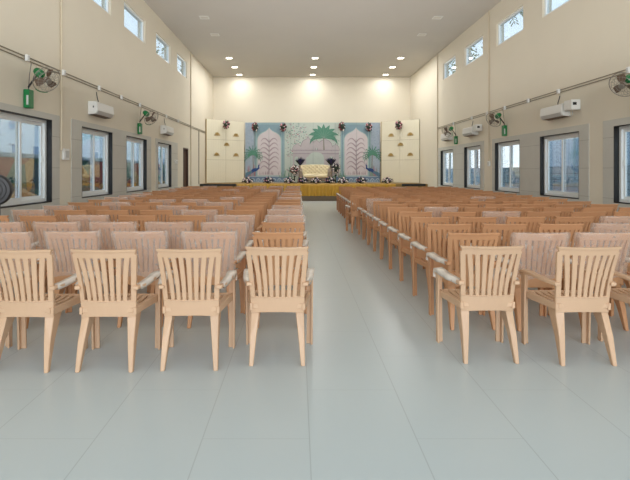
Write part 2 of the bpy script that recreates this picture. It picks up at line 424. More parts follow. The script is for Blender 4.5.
ORD = ['front', 'second', 'third', 'fourth', 'fifth', 'sixth', 'seventh', 'eighth', 'ninth', 'tenth', 'eleventh', 'twelfth', 'thirteenth', 'fourteenth', 'fifteenth', 'sixteenth', 'seventeenth', 'eighteenth', 'nineteenth', 'twentieth']
COLN = ['aisle seat', 'second seat from aisle', 'third seat from aisle', 'fourth seat from aisle', 'fifth seat from aisle', 'sixth seat from aisle', 'seventh seat from aisle']
first = [True]
def place_chair(side, row, col, x, y, cover, wraps, rz):
    skip = () if wraps == 2 else ('arm_wrap',)
    if first[0]:
        first[0] = False; o = proto
    else:
        o = copy_tree(proto, None, skip)
    o.location = (x, y, 0); o.rotation_euler = (0, 0, rz)
    if cover:
        c = bpy.data.objects.new('plastic_cover', covers[R.randrange(4)]); COL.objects.link(c); c.parent = o
        c['label'] = 'clear crinkled film bag pulled over the backrest'
    rown = 'front row nearest camera' if row == 0 else '%s row from camera' % ORD[row]
    kind = 'film-covered tan plastic armchair' if cover else 'tan slatted plastic armchair'
    for p_ in o.children: p_.color = (.92, .89, .88, 1) if row == 0 else (.90, .69, .54, 1)  # rows behind get a darker, redder tint: shade between packed chairs painted in
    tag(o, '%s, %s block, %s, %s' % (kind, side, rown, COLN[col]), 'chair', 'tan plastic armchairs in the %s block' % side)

wrapL = {1: {1, 2, 3, 4}, 2: {1, 2, 3, 4, 5}, 3: {0, 1, 4}, 4: {0, 2, 6}, 5: {0, 3, 6}, 6: {2, 5}}
wrapR = {1: {1, 2}, 2: {3}, 3: {4}, 4: {2}, 5: {1}}
# first the fully wrapped prototype is used for the first placed chair
rowsL, rowsR = 18, 19
for r in range(rowsL):
    for c in range(7):
        x = -.17 - .60 * c + (-.02 if r == 1 else 0) + R.uniform(-.012, .012); y = 3.69 + .81 * r + R.uniform(-.035, .035)
        rz = R.uniform(-.02, .02)
        if r == 0:
            x = [-.15, -.766, -1.348, -1.930][c] if c < 4 else -2.55; y = [3.675, 3.59, 3.565, 3.56][c] if c < 4 else 3.6; rz = [0, .015, .0, -.01, 0, 0, 0][c]
        if r == 1: x = [-.18, -.785, -1.42, -2.025, -2.60, -3.17, -3.75][c]
        if r == 2 and c > 2: x += .02
        if r == 0 and c > 4: continue
        if x + .28 < -(VX + 6) * (y + .25) / F: continue
        cov = c in wrapL[r] if r in wrapL else (r > 0 and R.random() < (.45 if c == 0 else .30))
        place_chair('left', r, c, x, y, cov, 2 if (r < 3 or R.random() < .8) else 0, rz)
for r in range(rowsR):
    for c in range(7):
        x = 1.540 + .006 * r + .576 * c + R.uniform(-.005, .005); y = 3.71 + .735 * r + R.uniform(-.03, .03)
        rz = R.uniform(-.004, .004)
        if r == 0: x = [1.405, 2.088, 2.75, 3.4, 4.0, 4.6, 5.2][c]; y = [3.715, 3.675, 3.74, 3.7, 3.7, 3.7, 3.7][c]; rz = 0
        if r == 10 and c == 0: x -= .20; rz = .03
        if x - .28 > (630 - VX + 6) * (y + .25) / F: continue
        cov = c in wrapR[r] if r in wrapR else (r > 0 and R.random() < .08)
        w = 2 if (r < 3 or c == 0 or R.random() < .6) else 0
        if r == 0 and c > 0: w = 0
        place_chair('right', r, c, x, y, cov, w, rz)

# ------------------------------------------------------------------ stage
stage = thing('stage_platform', 'low stage at far end with gold pleated skirt and dark plinth', 'stage', (.73, 22.4, 0))
def stg(x): return x - .73
mb = MB(); mb.box(stg(XL + .01), stg(XR - .01), .03, YB - 22.4 - .01, .0, ST, M['stagetop']); mb.build('platform', stage)
mb = MB(); mb.box(stg(XL + .01), stg(XR - .01), .0, .028, .0, .60, M['stagebase']); mb.build('front_board', stage)
mb = MB(); n = 300; rings = []
xs0, xs1 = stg(-2.85), stg(4.55)
for i in range(n + 1):
    x = xs0 + (xs1 - xs0) * i / n; a = i / n * 2 * math.pi * 46
    yb_ = -.055 + .028 * math.sin(a + .5 * math.sin(i * .21)); yt = -.035 + .010 * math.sin(a)
    rings.append([(x, yb_, .235 + .006 * math.sin(i * .5)), (x, yb_ + .004, .45), (x, yt, .70), (x, yt, ST - .01), (x, .35, ST + .006)])
mb.loft(rings, M['gold'], cap=False, closed=False); mb.build('skirt', stage, smooth=True, label='gold pleated satin skirt')
for a, b in ((XL + .02, -2.9), (4.85, 5.95)):
    mb = MB(); mb.box(stg(a), stg(b), -.03, .06, .70, ST + .01, M['black']); mb.build('edge_strip', stage, label='black edge strip')

# printed cloth backdrop
DB = 25.3
def mural(px, py, lay): # point on the backdrop; lay pushes prints forward in thin layers
    x, y, z = P(px, py, DB); return (x, DB - .0022 * lay, z)
PM = {k: mat('print_' + k, tuple(.90 * q for q in c), .8, v, 8) for k, c, v in [
    ('mint', (206, 218, 210), .06), ('teal', (142, 172, 186), .08), ('tealline', (178, 206, 206), .05), ('tealdark', (74, 128, 140), .08), ('blush', (226, 218, 222), .05),
    ('mauve', (178, 160, 170), .10), ('dome', (204, 196, 200), .08), ('domeline', (158, 148, 160), .08), ('blue', (118, 144, 176), .10), ('bluelight', (190, 206, 222), .05),
    ('lavender', (174, 190, 208), .12), ('green', (96, 154, 132), .15), ('greenpale', (138, 172, 158), .15), ('peacock', (48, 82, 146), .18), ('trunk', (150, 150, 138), .1), ('rose', (190, 120, 140), .15), ('seam', (150, 170, 168), .05)]}
mb = MB()
def quad(x0, y0, x1, y1, m, lay): mb.poly([mural(x0, y1, lay), mural(x1, y1, lay), mural(x1, y0, lay), mural(x0, y0, lay)], PM[m])
_ct = [0.0]
def shape(pts, m, lay):
    _ct[0] += 1; lay = lay + (_ct[0] % 800) / 900
    mb.poly([mural(a, b, lay) for a, b in pts], PM[m])
def stroke(pts, w0, w1, m, lay):
    n = len(pts); L = []; Rr = []
    for i, (x, y) in enumerate(pts):
        a = pts[max(i - 1, 0)]; b = pts[min(i + 1, n - 1)]; dx, dy = b[0] - a[0], b[1] - a[1]; q = math.hypot(dx, dy) or 1
        w = (w0 + (w1 - w0) * i / (n - 1)) / 2
        L.append((x - dy / q * w, y + dx / q * w)); Rr.append((x + dy / q * w, y - dx / q * w))
    for i in range(n - 1): shape([L[i], L[i + 1], Rr[i + 1], Rr[i]], m, lay)
def leaf(x, y, ang, ln, w, m, lay, droop=0.0):
    pts = []
    for i in range(7):
        t = i / 6; a = ang + droop * t * t
        pts.append((x + ln * t * math.cos(a), y - ln * t * math.sin(a)))
    prof = [.15, .6, .95, 1, .85, .5, .02]; L = []; Rr = []
    for i, (px, py) in enumerate(pts):
        a = ang + droop * (i / 6) ** 2 * 1.6
        nx, ny = math.sin(a), math.cos(a); L.append((px + nx * w * prof[i] / 2, py + ny * w * prof[i] / 2)); Rr.append((px - nx * w * prof[i] / 2, py - ny * w * prof[i] / 2))
    for i in range(6): shape([L[i], L[i + 1], Rr[i + 1], Rr[i]], m, lay)
T0, T1 = 122.6, 182.45
XA, XZ = 245.2, 380.0
r_ = random.Random(3)
mb.add([(P(XA, T1, DB)[0], DB, P(XA, T1, DB)[2]), (P(XZ, T1, DB)[0], DB, P(XZ, T1, DB)[2]), (P(XZ, T0, DB)[0], DB, P(XZ, T0, DB)[2]), (P(XA, T0, DB)[0], DB, P(XA, T0, DB)[2]),
        (P(XA, T1, DB)[0], DB + .03, P(XA, T1, DB)[2]), (P(XZ, T1, DB)[0], DB + .03, P(XZ, T1, DB)[2]), (P(XZ, T0, DB)[0], DB + .03, P(XZ, T0, DB)[2]), (P(XA, T0, DB)[0], DB + .03, P(XA, T0, DB)[2])],
       [(0,1,2,3),(7,6,5,4),(0,4,5,1),(1,5,6,2),(2,6,7,3),(3,7,4,0)], PM['mint'])
XM = (XA + XZ) / 2
def wing(f):  # f maps left-half x to the wanted half
    def q(x0, y0, x1, y1, m, l):
        a, b = sorted((f(x0), f(x1))); quad(a, y0, b, y1, m, l)
    def sh(pts, m, l): shape([(f(x), y) for x, y in pts], m, l)
    def st(pts, a, b, m, l): stroke([(f(x), y) for x, y in pts], a, b, m, l)
    q(XA, T0, 254.6, 176.5, 'lavender', 1)
    for i in range(150):
        x = XA + .3 + r_.random() * 9; y = T0 + .3 + r_.random() * 53; s = .22 + r_.random() * .28
        q(x, y, x + s, y + s, r_.choice(['blue', 'bluelight', 'bluelight', 'teal']), 2)
    q(254.2, T0, 284.6, 176.5, 'teal', 1)
    for x in (254.6, 256.3, 281.6, 283.6): q(x, T0 + 1.5, x + .55, 176, 'tealline', 2)
    q(255, T0 + 1.0, 284, T0 + 1.6, 'tealline', 2)
    c = 269.2
    arch = [(257.6, 175.4), (257.6, 141)]
    arch += [(257.8, 138.8), (258.6, 136.6), (260.0, 134.8), (262.0, 133.3), (264.4, 132.2), (266.4, 131.0), (268.0, 129.6)]
    arch.append((c, 127.9))
    out = arch + [(2 * c - x, y) for x, y in arch[-2::-1]]
    sh([(c + (x - c) * 1.06, 151 + (y - 151) * 1.035) for x, y in out], 'tealline', 2)
    sh(out, 'blush', 3)
    st([(c - .4, 173.5), (c - .2, 160), (c, 146), (c, 139)], 1.1, .3, 'mauve', 4)
    for lv in range(7):
        y0 = 170 - lv * 4.6; ln = 9.6 - abs(lv - 2.5) * .5
        for sg in (-1, 1):
            pts = [(c + sg * ln * t, y0 - 5.2 * math.sin(t * math.pi * .62) + 3.0 * t ** 3) for t in [i / 8 for i in range(9)]]
            st(pts, 1.25, .4, 'mauve', 4)
            for kk in range(2, 9):
                px, py = pts[kk]; st([(px, py), (px + sg * .25, py + 1.3)], .42, .15, 'mauve', 5)
    for i in range(26):
        x = c - 10 + r_.random() * 20; st([(x, 174.6), (x + r_.uniform(-.6, .6), 172.6 - r_.random() * 2)], .5, .1, 'mauve', 4)
    q(XA, 176.2, 289, T1, 'blue', 6); q(XA, 176.2, 289, 176.8, 'bluelight', 7); q(XA, 181.8, 289, T1, 'bluelight', 7)
    for i in range(8):
        x = XA + 2.4 + i * 5.3
        sh([(x + 2.3 * math.cos(a), 181.5 - 3.4 * math.sin(a)) for a in [math.pi * k / 8 for k in range(9)]], 'bluelight', 7)
        sh([(x + 1.6 * math.cos(a), 181.5 - 2.4 * math.sin(a)) for a in [math.pi * k / 8 for k in range(9)]], 'blue', 8)
        sh([(x + .8 * math.cos(a), 181.5 - 1.2 * math.sin(a)) for a in [math.pi * k / 8 for k in range(9)]], 'bluelight', 9)
    # fan palm and bushes
    st([(253.0, 176), (253.3, 166), (252.8, 154)], .9, .7, 'trunk', 5)
    for k in range(13):
        a = -.55 + k * (math.pi + 1.1) / 12
        ln = 10.5 - 1.0 * abs(k - 6) / 6
        tip = (252.8 + ln * math.cos(a), 154 - ln * .80 * math.sin(a) + 3.2 * math.cos(a) ** 2)
        st([(252.8, 154), ((252.8 + tip[0]) / 2, (154 + tip[1]) / 2 - .9), tip], 1.5, .3, 'green', 10)
        for fr in (.45, .7, .95):
            bx_, by_ = 252.8 + (tip[0] - 252.8) * fr, 154 + (tip[1] - 154) * fr
            st([(bx_, by_ - .5), (bx_ + .5 * math.cos(a), by_ + 2.2)], .8, .15, 'green', 10)
    for i in range(26):
        x = 279 + r_.random() * 14; y = 176 - r_.random() * 9 * math.sin((x - 279) / 14 * math.pi); st([(x, 177.5), (x + r_.uniform(-2, 2), y)], .9, .2, r_.choice(['greenpale', 'greenpale', 'green', 'trunk']), 10)
    for i in range(14):
        x = 247 + r_.random() * 8; st([(x, 177), (x + r_.uniform(-1, 1), 173 - r_.random() * 9)], .8, .2, r_.choice(['greenpale', 'rose', 'trunk']), 5)
    # peacock
    st([(245.6, 176.3), (250, 173.2), (254.5, 170.6)], 2.6, 1.6, 'peacock', 11)
    for k in range(6): st([(254.0, 170.4), (249.5, 171.8 + k * .5), (245.5, 173.6 + k * .75)], .5, .9, 'blue' if k % 2 else 'tealdark', 12)
    sh([(254.5 + 3.2 * math.cos(a), 170 - 1.8 * math.sin(a) - .6 * math.cos(a)) for a in [2 * math.pi * k / 12 for k in range(12)]], 'peacock', 12)
    st([(256.6, 169.6), (258.8, 168.2), (258.7, 166), (259.0, 164.6)], 2.2, .9, 'peacock', 13); st([(258.8, 164.9), (260.4, 165.1)], .9, .2, 'peacock', 13)
    st([(259, 164.5), (259.1, 163.2)], .3, .6, 'tealdark', 13)
    st([(254.6, 171.5), (254.8, 175.4)], .35, .3, 'trunk', 12)
wing(lambda x: x); wing(lambda x: XA + XZ - x)
# centre: pale sky, sprinkled leaves, domed pavilion, banana palm
for i in range(150):
    x = 286 + r_.random() * 20; y = T0 + 1 + r_.random() * 34
    leaf(x, y, r_.random() * 6.28, .9 + r_.random() * .9, .7, r_.choice(['green', 'greenpale', 'tealdark', 'mauve', 'rose']), 2)
for i in range(50):
    x = 330 + r_.random() * 10; y = T0 + 10 + r_.random() * 34
    leaf(x, y, r_.random() * 6.28, .8 + r_.random() * .8, .6, r_.choice(['green', 'greenpale', 'mauve']), 2)
def dome(cx, base, w, h, m, lay):
    shape([(cx + w * math.cos(a) * (1 if math.sin(a) < .9 else .9), base - h * math.sin(a) ** .8 - (h * .22 if k == 8 else 0)) for k, a in [(k, math.pi * k / 16) for k in range(17)]], m, lay)
shape([(293, 176), (293, 150), (339, 150), (339, 176)], 'dome', 3)
for cx, b, w, h in ((297, 151, 4.6, 6.5), (308, 150, 7.2, 11), (325, 150, 7.5, 10), (335.5, 151, 4, 6), (316.5, 148, 4, 7)):
    dome(cx, b, w * 1.06, h * 1.05, 'domeline', 3.4); dome(cx, b, w, h, 'dome', 4)
    stroke([(cx, b - h * 1.1), (cx, b - h * 1.38)], .5, .1, 'domeline', 4)
for y in (150, 153.5): quad(293, y, 339, y + .5, 'domeline', 5)
for i in range(8):
    x = 294.5 + i * 5.8
    pts = [(x, 166), (x, 159)] + [(x + 2 * (1 - math.cos(a)), 159 - 2.6 * math.sin(a)) for a in [math.pi * k / 8 for k in range(1, 8)]] + [(x + 4, 159), (x + 4, 166)]
    shape(pts, 'dome' if i % 2 else 'mint', 5)
shape([(308, 168), (308, 158)] + [(316 - 8 * math.cos(a), 158 - 6 * math.sin(a)) for a in [math.pi * k / 12 for k in range(1, 12)]] + [(324, 158), (324, 168)], 'mint', 6)
for i in range(60):
    x = 288 + r_.random() * 50; y = 168 + r_.random() * 8
    leaf(x, y, .4 + r_.random() * 2.4, 2 + r_.random() * 3, .9, r_.choice(['greenpale', 'greenpale', 'green', 'mauve']), 7)
stroke([(324.0, 150), (323.8, 144), (323.6, 137)], 1.3, 1.0, 'trunk', 7)
for a, ln, w, dr in ((.30, 15.5, 4.4, -.75), (2.84, 15.5, 4.4, .75), (.62, 15.5, 5.0, -.45), (2.52, 15.5, 5.0, .45), (.92, 14.5, 5.0, -.25), (2.22, 14.5, 5.0, .25), (1.22, 14.2, 4.8, -.1), (1.92, 14.2, 4.8, .1), (1.57, 14, 4.6, 0)):
    leaf(323.6, 138, a, ln, w, 'green', 8, dr)
    stroke([(323.6, 138)] + [(323.6 + ln * t * math.cos(a + dr * t * t), 138 - ln * t * math.sin(a + dr * t * t)) for t in (.3, .6, .85)], .4, .12, 'greenpale', 10)
for x in (268.8, 290.6, 313, 335, 356.5): quad(x, T0, x + .22, T1, 'seam', 14)
tag(mb.build('printed_backdrop_cloth'), 'pale printed backdrop with arches, palms and peacocks behind the sofa', 'backdrop')

# ivory wing panels closing the backdrop to the side walls
def wing_panel(A, Bp, label):
    A = Vector(A); Bp = Vector(Bp); L = (Bp - A).length; ang = math.atan2(Bp.y - A.y, Bp.x - A.x)
    root = thing('ivory_panel_screen', label, 'panel', (A.x, A.y, ST + .014), ang)
    H = 3.18
    mb = MB(); mb.box(0, L, 0, .04, 0, H, M['ivorygap']); mb.build('backing', root)
    mb = MB()
    zs = [0, 1.16, 2.18, H]
    for i in range(2):
        for j in range(3):
            a, b = L * i / 2 + .006, L * (i + 1) / 2 - .006
            mb.box(a, b, -.010, 0, zs[j] + .006, zs[j + 1] - .006, M['ivory'])
            for q in range(1, 8):
                x = a + (b - a) * q / 8; mb.box(x - .02, x + .02, -.013, -.010, zs[j] + .006, zs[j + 1] - .006, M['ivory'])
    mb.build('facing', root)
    mb = MB(); mb.box(-.012, .0, -.02, .05, 0, H + .01, M['golddark']); mb.build('edge_strip', root)
    return root, L, ang, A
pl = wing_panel((XL + .055, 23.80), (-2.83, 25.23), 'ivory panelled screen with gold ornaments left of the printed backdrop')
pr = wing_panel((4.385, 25.215), (XR - .03, 23.88), 'ivory panelled screen with gold ornaments right of the printed backdrop')
orn_mb = MB()
for k in range(7):
    a0, a1 = math.pi * k / 7 + .04, math.pi * (k + 1) / 7 - .04
    am = (a0 + a1) / 2
    pts = [(.05 * math.cos(a0), .05 * math.sin(a0)), (.13 * math.cos(a0), .12 * math.sin(a0)), (.165 * math.cos(am), .15 * math.sin(am)), (.13 * math.cos(a1), .12 * math.sin(a1)), (.05 * math.cos(a1), .05 * math.sin(a1))]
    orn_mb.loft([[(x, 0, z) for x, z in pts], [(x, -.015, z) for x, z in pts]], M['golddark'])
orn_mb.loft([[(.045 * math.cos(a), 0, .045 * math.sin(a)) for a in [math.pi * k / 8 for k in range(9)]], [(.045 * math.cos(a), -.02, .045 * math.sin(a)) for a in [math.pi * k / 8 for k in range(9)]]], M['golddark'])
orn_mb.box(-.17, .17, -.014, 0, -.03, -.008, M['golddark'])
orn = orn_mb.mesh('hanging_ornament')
for (root, L, ang, A), sd in ((pl, 'left'), (pr, 'right')):
    for u, z, w in ((.27, 2.42, 'upper left'), (.77, 2.42, 'upper right'), (.52, 1.92, 'middle'), (.26, 1.40, 'lower left'), (.77, 1.40, 'lower right')):
        o = bpy.data.objects.new('hanging_ornament', orn); COL.objects.link(o)
        o.location = (A.x + u * L * math.cos(ang) + .016 * math.sin(ang), A.y + u * L * math.sin(ang) - .016 * math.cos(ang), ST + z); o.rotation_euler = (0, 0, ang)
        tag(o, 'gold half-round ornament, %s of five on the %s ivory screen' % (w, sd), 'ornament', 'gold half-round ornaments')

# flowers
def bouquet_meshes(seed, rx, ry, rz, cols, nb=46, half=False):
    rr = random.Random(seed); fo = MB(); bl = MB()
    fo.ball((0, 0, 0 if not half else rz * .35), rx * .72, ry * .72, rz * (.72 if not half else .6), M['leaf'], 10, 6)
    for i in range(70):
        d = Vector((rr.gauss(0, 1), rr.gauss(0, 1), rr.gauss(0, 1))).normalized()
        if half: d.z = abs(d.z)
        p = Vector((d.x * rx, d.y * ry, d.z * rz)) * .62; t = Vector((d.x * rx, d.y * ry, d.z * rz)) * rr.uniform(1.0, 1.25)
        sd = d.cross(Vector((rr.random(), rr.random(), rr.random()))).normalized() * .022
        fo.poly([p, (p + t) / 2 + sd, t, (p + t) / 2 - sd], M['leaf'])
    for i in range(nb):
        d = Vector((rr.gauss(0, 1), rr.gauss(0, 1), rr.gauss(0, 1))).normalized()
        if half: d.z = abs(d.z)
        p = (d.x * rx * .88, d.y * ry * .88, d.z * rz * .88); q = rr.uniform(.028, .05)
        bl.ball(p, q, q, q * .9, M[rr.choice(cols)], 6, 4)
    return fo.mesh('foliage'), bl.mesh('blossom_cluster', smooth=True)
BQ = {'hang': bouquet_meshes(1, .17, .12, .24, ['petalw', 'petalw', 'petalr', 'petalr'], 32),
      'hang2': bouquet_meshes(2, .18, .12, .24, ['petalw', 'petalr', 'petalr', 'petalp'], 32),
      'floor': bouquet_meshes(3, .27, .15, .24, ['petalw', 'petalw', 'petalp', 'petaln'], 44, True),
      'floor2': bouquet_meshes(4, .27, .15, .25, ['petalw', 'petalp', 'petaln', 'petaln'], 44, True),
      'stand': bouquet_meshes(5, .23, .18, .24, ['petalw', 'petalr', 'petalp', 'petalw'], 50),
      'stand2': bouquet_meshes(6, .23, .18, .26, ['petalw', 'petalw', 'petalw', 'petaln'], 50)}
def bouquet(name, kind, loc, label, group, rz=0):
    root = thing(name, label, 'flowers', loc, rz, group)
    for nm, me in zip(('foliage', 'blossom_cluster'), BQ[kind]):
        o = bpy.data.objects.new(nm, me); COL.objects.link(o); o.parent = root
    return root
for px, py, k, w in ((255.0, 127.0, 'hang', 'top left corner of the left painted arch'), (283.2, 127.2, 'hang2', 'top right corner of the left painted arch'),
                     (342.0, 126.6, 'hang', 'top left corner of the right painted arch'), (368.8, 127.0, 'hang2', 'top right corner of the right painted arch')):
    x, y, z = P(px, py, 25.13); bouquet('hanging_bouquet', k, (x, y, z), 'red and white bouquet hung at the %s' % w, 'hanging bouquets')
for px, py, d, w in ((226.2, 124.5, 24.28, 'left'), (398.6, 125.0, 24.38, 'right')):
    x, y, z = P(px, py, d); b = bouquet('hanging_bouquet', 'hang2', (x, y, z), 'red and white bouquet hung on top of the %s ivory screen' % w, 'hanging bouquets')
for i, (px, d, k, w) in enumerate(((247.5, 22.9, 'floor', 'below the peacock on the left of the backdrop'), (268.6, 22.9, 'floor2', 'below the left painted arch'),
        (289.3, 22.72, 'floor', 'leftmost of those before the sofa'), (302.6, 23.05, 'floor2', 'in front of left sofa arm'), (316.2, 22.72, 'floor', 'in front of sofa centre'),
        (329.8, 23.05, 'floor2', 'in front of right sofa arm'), (343.0, 22.72, 'floor', 'rightmost of those before the sofa'), (361.2, 22.9, 'floor2', 'below the right painted arch'), (387.6, 22.9, 'floor', 'below the right ivory screen'))):
    bouquet('floor_bouquet', k, ((px - VX) * d / F, d, ST + .075), 'low white and dark bouquet on stage %s' % w, 'low bouquets along the stage', R.uniform(-.3, .3))
def stand(x, y, h, name, label, grp):
    root = thing(name, label, 'flower stand', (x, y, ST + .014), 0, grp)
    mb = MB(); mb.lathe([(0, .11), (.02, .11), (.03, .03), (h * .5, .022), (h - .06, .03), (h, .07)], (0, 0, 0), (0, 0, 1), M['leaf'], 12); mb.build('pillar', root)
    return root
for px, py, d, k, sd in ((294.6, 169.5, 24.1, 'stand', 'left'), (335.8, 168.5, 24.1, 'stand2', 'right')):
    x, y, z = P(px, py, d)
    st_ = stand(x, y, z - .34 - ST, 'flower_stand', 'short slim stand under the bouquet %s of the sofa' % sd, 'flower stands')
    bouquet('stand_bouquet', k, (x, y, z), 'round %s bouquet on a stand just %s of the sofa' % ('red and white' if sd == 'left' else 'white', sd), 'stand bouquets')
for px, py, d, sd in ((300.3, 162, 24.95, 'left'), (331.0, 162, 24.95, 'right')):
    x, y, z = P(px, py, d); h = z - .2 - ST
    root = thing('plume_vase', 'tall vase of dark navy plumes behind the %s sofa arm' % sd, 'vase', (x, y, ST + .014), 0, 'plume vases')
    mb = MB(); mb.lathe([(0, .10), (.05, .12), (h * .5, .07), (h * .8, .05), (h, .075)], (0, 0, 0), (0, 0, 1), M['sofaframe'], 12); mb.build('vase_body', root)
    mb = MB(); rr = random.Random(int(px))
    for i in range(90):
        a = rr.random() * 6.28; s = rr.uniform(.3, 1); t = Vector((.36 * s * math.cos(a), .22 * s * math.sin(a), h + .16 + .36 * (1 - s * .55) * rr.uniform(.6, 1.1)))
        p = Vector((0, 0, h - .02)); mid = (p + t) / 2 + Vector((0, 0, .04)); sd_ = Vector((-math.sin(a), math.cos(a), 0)) * .028
        mb.poly([p, mid + sd_, t, mid - sd_], M[rr.choice(['petaln', 'petaln', 'leaf'])])
    mb.build('plume_spray', root)

# tufted sofa
sf = thing('tufted_sofa', 'cream tufted two-seat sofa in the middle of the stage', 'sofa', (.87, 24.35, ST + .002))
mb = MB(); mb.box(-.62, .62, -.36, .36, .10, .26, M['sofaframe']); mb.build('base', sf, bevel=.02)
mb = MB(); rings = []
for i in range(13):
    u = -1 + i / 6; x = u * .60
    rings.append([(x, -.36, .265), (x, -.39, .33), (x, -.36, .42 + .02 * (1 - u ** 4)), (x, .18, .45 + .02 * (1 - u ** 4)), (x, .20, .265)])
mb.loft(rings, M['cream']); mb.build('seat_cushion', sf, smooth=True)
mb = MB(); nu, nv = 56, 24; g = []
for i in range(nu + 1):
    u = -1 + 2 * i / nu; col = []
    for j in range(nv + 1):
        v = j / nv; x = u * (.66 + .09 * v); top = .94 - .05 * abs(u) ** 3; z = .40 + (top - .40) * v
        tu = abs(math.cos((i / 4 + j / 4) * math.pi / 2)) * abs(math.cos((i / 4 - j / 4) * math.pi / 2))
        y = .24 + .07 * v - .16 * abs(u) ** 3 - .035 * (1 - tu) ** .7
        if v > .9: y += .25 * (v - .9)
        col.append((x, y, z))
    g.append(col)
back = [[(x, .40 - .12 * abs(x / .75) ** 3, z) for x, y, z in c] for c in g]
mb.loft([f + b[::-1] for f, b in zip(g, back)], M['cream']); mb.build('backrest', sf, smooth=True)
for s in (-1, 1):
    mb = MB()
    mb.loft([[(s * .62, y, .12), (s * .745, y, .12), (s * .80, y, z - .06), (s * .79, y, z), (s * .70, y, z + .02), (s * .64, y, z - .05)] for y, z in ((-.37, .58), (-.15, .64), (.10, .72), (.26, .80))], M['sofaframe'])
    mb.build('armrest', sf, bevel=.015)
for x in (-.6, .6):
    for y in (-.3, .3):
        mb = MB(); mb.lathe([(0, .02), (.06, .03), (.105, .035)], (x, y, 0), (0, 0, 1), M['darkmetal'], 8); mb.build('leg', sf)

# ------------------------------------------------------------------ wall fittings
def conduit(x, z, y0, y1, s, label):
    mb = MB()
    for dz in (0, -.055): mb.tube([(x, y0, z + dz), (x, y1, z + dz)], .010, M['pvc'], 6)
    return tag(mb.build('wall_mounted_conduit'), label, 'conduit')
conduit(XL + .014, 3.33, 4.5, 23.7, 1, 'pair of thin grey conduits running along the left wall above the windows')
conduit(XR - .014, 3.27, 4.5, 20.8, -1, 'pair of thin grey conduits running along the right wall above the windows')
def vpipe(x, y, z0, z1, label, m='beigepipe'):
    mb = MB(); mb.tube([(x, y, z0), (x, y, z1)], .022, M[m], 8); tag(mb.build('wall_mounted_pipe'), label, 'pipe')
vpipe(XL + .026, 9.28, 1.80, ZC - .01, 'thin painted vertical pipe on left wall above the switch box')
vpipe(XL + .026, 20.5, .01, ZC - .01, 'thin painted vertical pipe beside the brown door')
vpipe(XL + .016, 22.2, ST + .01, 3.27, 'short grey vertical pipe from conduit to the left stage edge', 'pvc')
vpipe(XR - .026, 15.2, 1.70, ZC - .01, 'thin painted vertical pipe between the third and fourth right windows')
vpipe(XR - .026, 20.8, .01, ZC - .01, 'thin painted vertical pipe beyond the last right window')
def sbox(x, y, z, s, w, h, name, label, cat, grp):
    root = thing(name, label, cat, (x, y, z), 0, grp)
    mb = MB(); a, b = sorted((0, s * .045)); mb.box(a, b, -w / 2, w / 2, -h / 2, h / 2, M['white']); mb.build('housing', root, bevel=.006)
    mb = MB(); a, b = sorted((s * .0455, s * .052)); mb.box(a, b, -w * .3, w * .3, -h * .3, h * .3, M['offwhite']); mb.build('face_plate', root)
    return root
for y, w in ((8.07, 'above nearest left fan'), (9.28, 'where the pipe crosses it'), (11.0, 'above nearest left air conditioner'), (12.38, 'between that air conditioner and fan'), (13.83, 'above farther left fan'), (16.6, 'above farther left air conditioner'), (18.25, 'nearest the brown door')):
    sbox(XL + .027 + (.025 if y == 9.28 else 0), y, 3.30, 1, .085, .11, 'power_socket_box', 'small white socket box on left conduit, %s' % w, 'socket box', 'socket boxes on the left conduit')
for y, w in ((8.75, 'above nearest right fan'), (11.1, 'above nearest right air conditioner'), (12.56, 'between nearest air conditioner and second fan'), (13.98, 'above second right fan'), (15.3, 'where the pipe crosses it'), (16.65, 'above second right air conditioner'), (18.6, 'above farthest right fan')):
    sbox(XR - .027, y, 3.24, -1, .085, .11, 'power_socket_box', 'small white socket box on right conduit, %s' % w, 'socket box', 'socket boxes on the right conduit')
sbox(XL + .002, 9.46, 1.73, 1, .22, .22, 'switch_box', 'white switch box on left wall between first and second windows', 'switch box', None)
sbox(XR - .002, 15.2, 1.63, -1, .16, .16, 'switch_box', 'white switch box at the foot of the right wall pipe', 'switch box', None)
sbox(XL + .014, 18.0, 1.75, 1, .34, .14, 'switch_box', 'wide pale switch plate between last left window and door', 'switch box', None)

def ac(x, y, z, s, label, zc):
    root = thing('wall_mounted_air_conditioner', label, 'air conditioner', (x, y, z), 0, 'wall air conditioners')
    mb = MB(); W = .47
    prof = [(.0, 0), (.0, .29), (.17, .29), (.20, .27), (.215, .10), (.17, .02)]
    mb.loft([[(s * a, yy, b) for a, b in prof] for yy in (-W, W)], M['white']); mb.build('casing', root, bevel=.006)
    mb = MB(); mb.loft([[(s * a, yy, b) for a, b in ((.208, .085), (.218, .088), (.176, .012), (.168, .015))] for yy in (-W + .05, W - .05)], M['offwhite']); mb.build('louver', root)
    mb = MB(); mb.loft([[(s * a, yy, b) for a, b in ((.02, -.003), (.165, .012), (.165, .009), (.02, -.006))] for yy in (-W + .04, W - .04)], M['blade']); mb.build('bottom_vent', root)
    for e in (-1, 1):
        mb = MB(); a, b = sorted((s * .11, s * .135)); mb.box(a, b, e * W - (.004 if e < 0 else 0), e * W + (.004 if e > 0 else 0), .15, .19, M['bluegrey']); mb.build('end_mark', root)
    mb = MB(); mb.tube([(s * .03, 0, .29), (s * .03, 0, .36), (s * .02, -.03, .44), (s * .012, -.05, zc - z - .10)], .009, M['bluegrey'], 6); mb.build('power_cord', root)
    return root
ac(XL + .003, 10.97, 2.64, 1, 'white wall air conditioner above second left window, nearest on left wall', 3.30)
ac(XL + .003, 16.50, 2.64, 1, 'white wall air conditioner above last left window', 3.30)
ac(XR - .003, 11.15, 2.62, -1, 'large white wall air conditioner above second right window, nearest on right wall', 3.24)
ac(XR - .003, 16.65, 2.62, -1, 'white wall air conditioner above fourth right window, with box beside it', 3.24)
